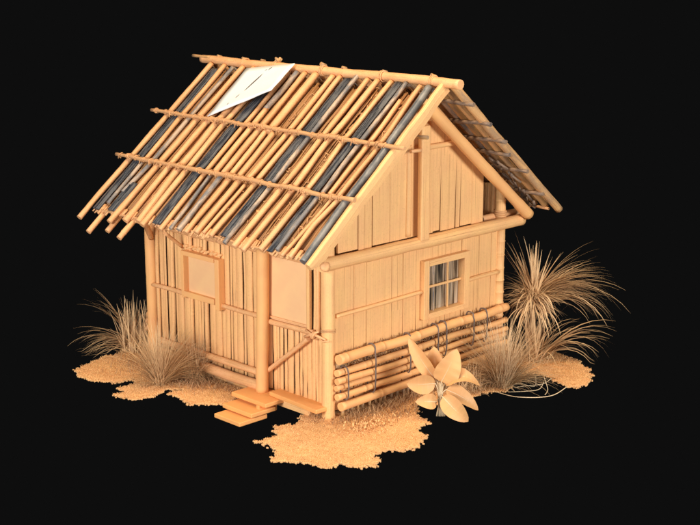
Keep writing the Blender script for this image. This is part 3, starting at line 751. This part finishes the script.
# small berry-like knobs climbing behind the far left post
b = MB()
for (r_, u_, s_) in ((-.02, .62, .035), (-.05, .55, .03), (0, .5, .04), (-.06, .45, .04), (-.02, .40, .045), (-.07, .34, .04)):
    p = V((.08, 3.66, 0)) + RT * r_ + UP * (u_ + .02)
    b.tube([p - UP * s_, p - UP * s_ * .5, p, p + UP * s_ * .6, p + UP * s_], [s_ * .3, s_ * .85, s_, s_ * .75, s_ * .2], 8)
b.tube([V((.08, 3.66, 0)), V((.08, 3.66, .35)) - RT * .03, V((.08, 3.66, .62))], .01, 6)
tag(b.build('bud_plant', 'cane', None), 'knobbly stalk of rounded buds just behind the far left corner post', 'plant')

# ------------------------------------------------------------------ broad-leaved plant
pl = thing('broad_leaf_plant', (1.0, -.92, 0), 'small plant with broad rounded orange leaves in front of the bamboo rails', 'plant')
PB = V((1.0, -.92, 0)); PPM = 81.7
def P2(px, py, toward=0): return PB + RT * ((px - 440) / PPM) + UP * ((416 - py) / PPM / .972) + TO * toward
def leaf(b0, tip, w, t0, t1, bow=.05, twist=0.0, fullness=.5):
    a = P2(*b0, t0); c = P2(*tip, t1); b = MB(); d = (c - a); ln = d.length; d.normalize()
    view = TO * .97 + UP * .235; s_ = d.cross(view).normalized(); nn = s_.cross(d).normalized()
    s_ = (s_ * math.cos(twist) + nn * math.sin(twist)).normalized(); nn = s_.cross(d).normalized()
    n, mwid = 14, 6; ids = {}
    for lvl in (0, 1):
        for i in range(n + 1):
            t = i / n; wid = w / PPM * .5 * (math.sin(PI * t ** fullness) ** .62 if 0 < t < 1 else 0) + .003
            mid = a + d * (ln * t) + nn * (bow * math.sin(PI * t) - .03 * t * t)
            for j in range(mwid + 1):
                q = (j / mwid) * 2 - 1
                fold = abs(q) * .38 * wid + .008 * math.sin(t * 26) * abs(q) * wid * 6
                p = mid + s_ * (q * wid) + nn * (fold + (-.004 if lvl else 0) + (.007 if abs(q) < .05 and not lvl else 0))
                ids[lvl, i, j] = len(b.v); b.v.append(tuple(p))
    for i in range(n):
        for j in range(mwid):
            uvq = [(j * .02, i * .03), (j * .02 + .02, i * .03), (j * .02 + .02, i * .03 + .03), (j * .02, i * .03 + .03)]
            b.face((ids[0, i, j], ids[0, i, j + 1], ids[0, i + 1, j + 1], ids[0, i + 1, j]), uvq, True)
            b.face((ids[1, i, j], ids[1, i + 1, j], ids[1, i + 1, j + 1], ids[1, i, j + 1]), uvq, True)
    b.build('leaf', 'leaf', pl)
    vn = [a + d * (ln * t) + nn * (bow * math.sin(PI * t) - .03 * t * t + .004) for t in [i / 10 * .9 for i in range(11)]]
    MB().tube([PB + UP * .10, (PB + UP * .28).lerp(a, .5)] + vn, [.010, .008] + [.007 - .0005 * i for i in range(11)], 6).build('leaf_stalk', 'stem', pl)
leaf((437, 381), (408, 339), 15, -.02, -.06, .04, .35, .8)
leaf((441, 381), (456, 348), 25, .0, .03, .03, -.1, .62)
leaf((437, 380), (434, 350), 19, -.12, -.16, .02, .2, .7)
leaf((435, 382), (407, 381), 19, .02, .10, .03, .1, .85)
leaf((445, 384), (480, 384), 18, -.06, -.02, .16, .7)
leaf((436, 400), (416, 397), 15, .06, .15, .04, -.2, .7)
leaf((442, 394), (467, 416), 19, .08, .2, .05, -.1, .72)
leaf((446, 389), (479, 408), 17, .0, .04, .05, .5)
b = MB()
for k in range(9):
    a = R.uniform(-.05, .05); c = R.uniform(-.07, .07)
    b.tube([PB + RT * c + UP * .0, PB + RT * (c * .5 + a * .2) + UP * .16, PB + RT * a * .6 + TO * R.uniform(-.04, .04) + UP * .42], [.013, .010, .007], 6)
b.build('stem', 'stem', pl)

# ------------------------------------------------------------------ dry vine on the dark floor at the right
b = MB()
def vine(pts, r):
    P = [V(p) for p in pts]; out = []
    for i in range(len(P) - 1):
        p0, p1, p2, p3 = P[max(i - 1, 0)], P[i], P[i + 1], P[min(i + 2, len(P) - 1)]
        for k in range(6):
            t = k / 6; out.append(.5 * ((2 * p1) + (-p0 + p2) * t + (2 * p0 - 5 * p1 + 4 * p2 - p3) * t * t + (-p0 + 3 * p1 - 3 * p2 + p3) * t ** 3))
    out.append(P[-1]); b.tube(out, r, 5)
vine([(2.17, -.87, .01), (2.20, -1.05, .0), (2.25, -1.18, .0), (2.42, -1.36, .0), (2.62, -1.45, .01), (2.87, -1.46, .06)], .0055)
vine([(2.3, -.95, .0), (2.45, -1.1, .01), (2.62, -1.2, .02), (2.72, -1.2, .10)], .0045)
vine([(2.5, -.9, .0), (2.62, -1.0, .02), (2.8, -1.12, .03), (2.95, -1.15, .08)], .0045)
vine([(2.42, -.85, .0), (2.6, -.88, .03), (2.72, -1.05, .0), (2.8, -1.0, .12)], .0045)
vine([(2.55, -1.35, .0), (2.7, -1.28, .02), (2.72, -1.2, .16)], .0045)
tag(b.build('dry_vine', 'stem', None), 'thin dry vine tendrils trailing on the dark floor below the bushy grass', 'vine')

# ------------------------------------------------------------------ world, lamps, camera
w = bpy.data.worlds.new('World'); sc.world = w; w.use_nodes = True
w.node_tree.nodes['Background'].inputs[0].default_value = (.0044, .0044, .0044, 1)
w.node_tree.nodes['Background'].inputs[1].default_value = 1.0
def lamp(name, loc, tgt, size, power, colr):
    d = bpy.data.lights.new(name, 'AREA'); d.shape = 'DISK'; d.size = size; d.energy = power; d.color = colr
    o = bpy.data.objects.new(name, d); col.objects.link(o); o.location = loc
    o.rotation_euler = (V(tgt) - V(loc)).to_track_quat('-Z', 'Y').to_euler()
    return o
T = (1.4, 1.2, 1.3)
lamp('softbox_left', (-12.5, -1.5, 5.0), T, 4.5, 1720, (1, .985, .94))
lamp('softbox_right', (2.0, -13.5, 4.5), T, 4.5, 1650, (1, .98, .94))
lamp('softbox_front', (-9.5, -9.0, 1.2), T, 4, 420, (1, .98, .96))
lamp('softbox_top', (-1.0, -1.0, 12), T, 5, 1150, (1, .78, .52))
cd = bpy.data.cameras.new('camera'); cam = bpy.data.objects.new('camera', cd); col.objects.link(cam); sc.camera = cam
cam.location = (-10.6156, -11.0495, 5.6298)
cam.rotation_euler = V((.6854569, .68954291, -.23383629)).to_track_quat('-Z', 'Y').to_euler()
cd.lens = 1329.017 / 700 * 36; cd.sensor_width = 36; cd.clip_end = 200
sc.view_settings.view_transform = 'Standard'; sc.view_settings.look = 'None'
sc.view_settings.exposure = .0; sc.view_settings.gamma = 1
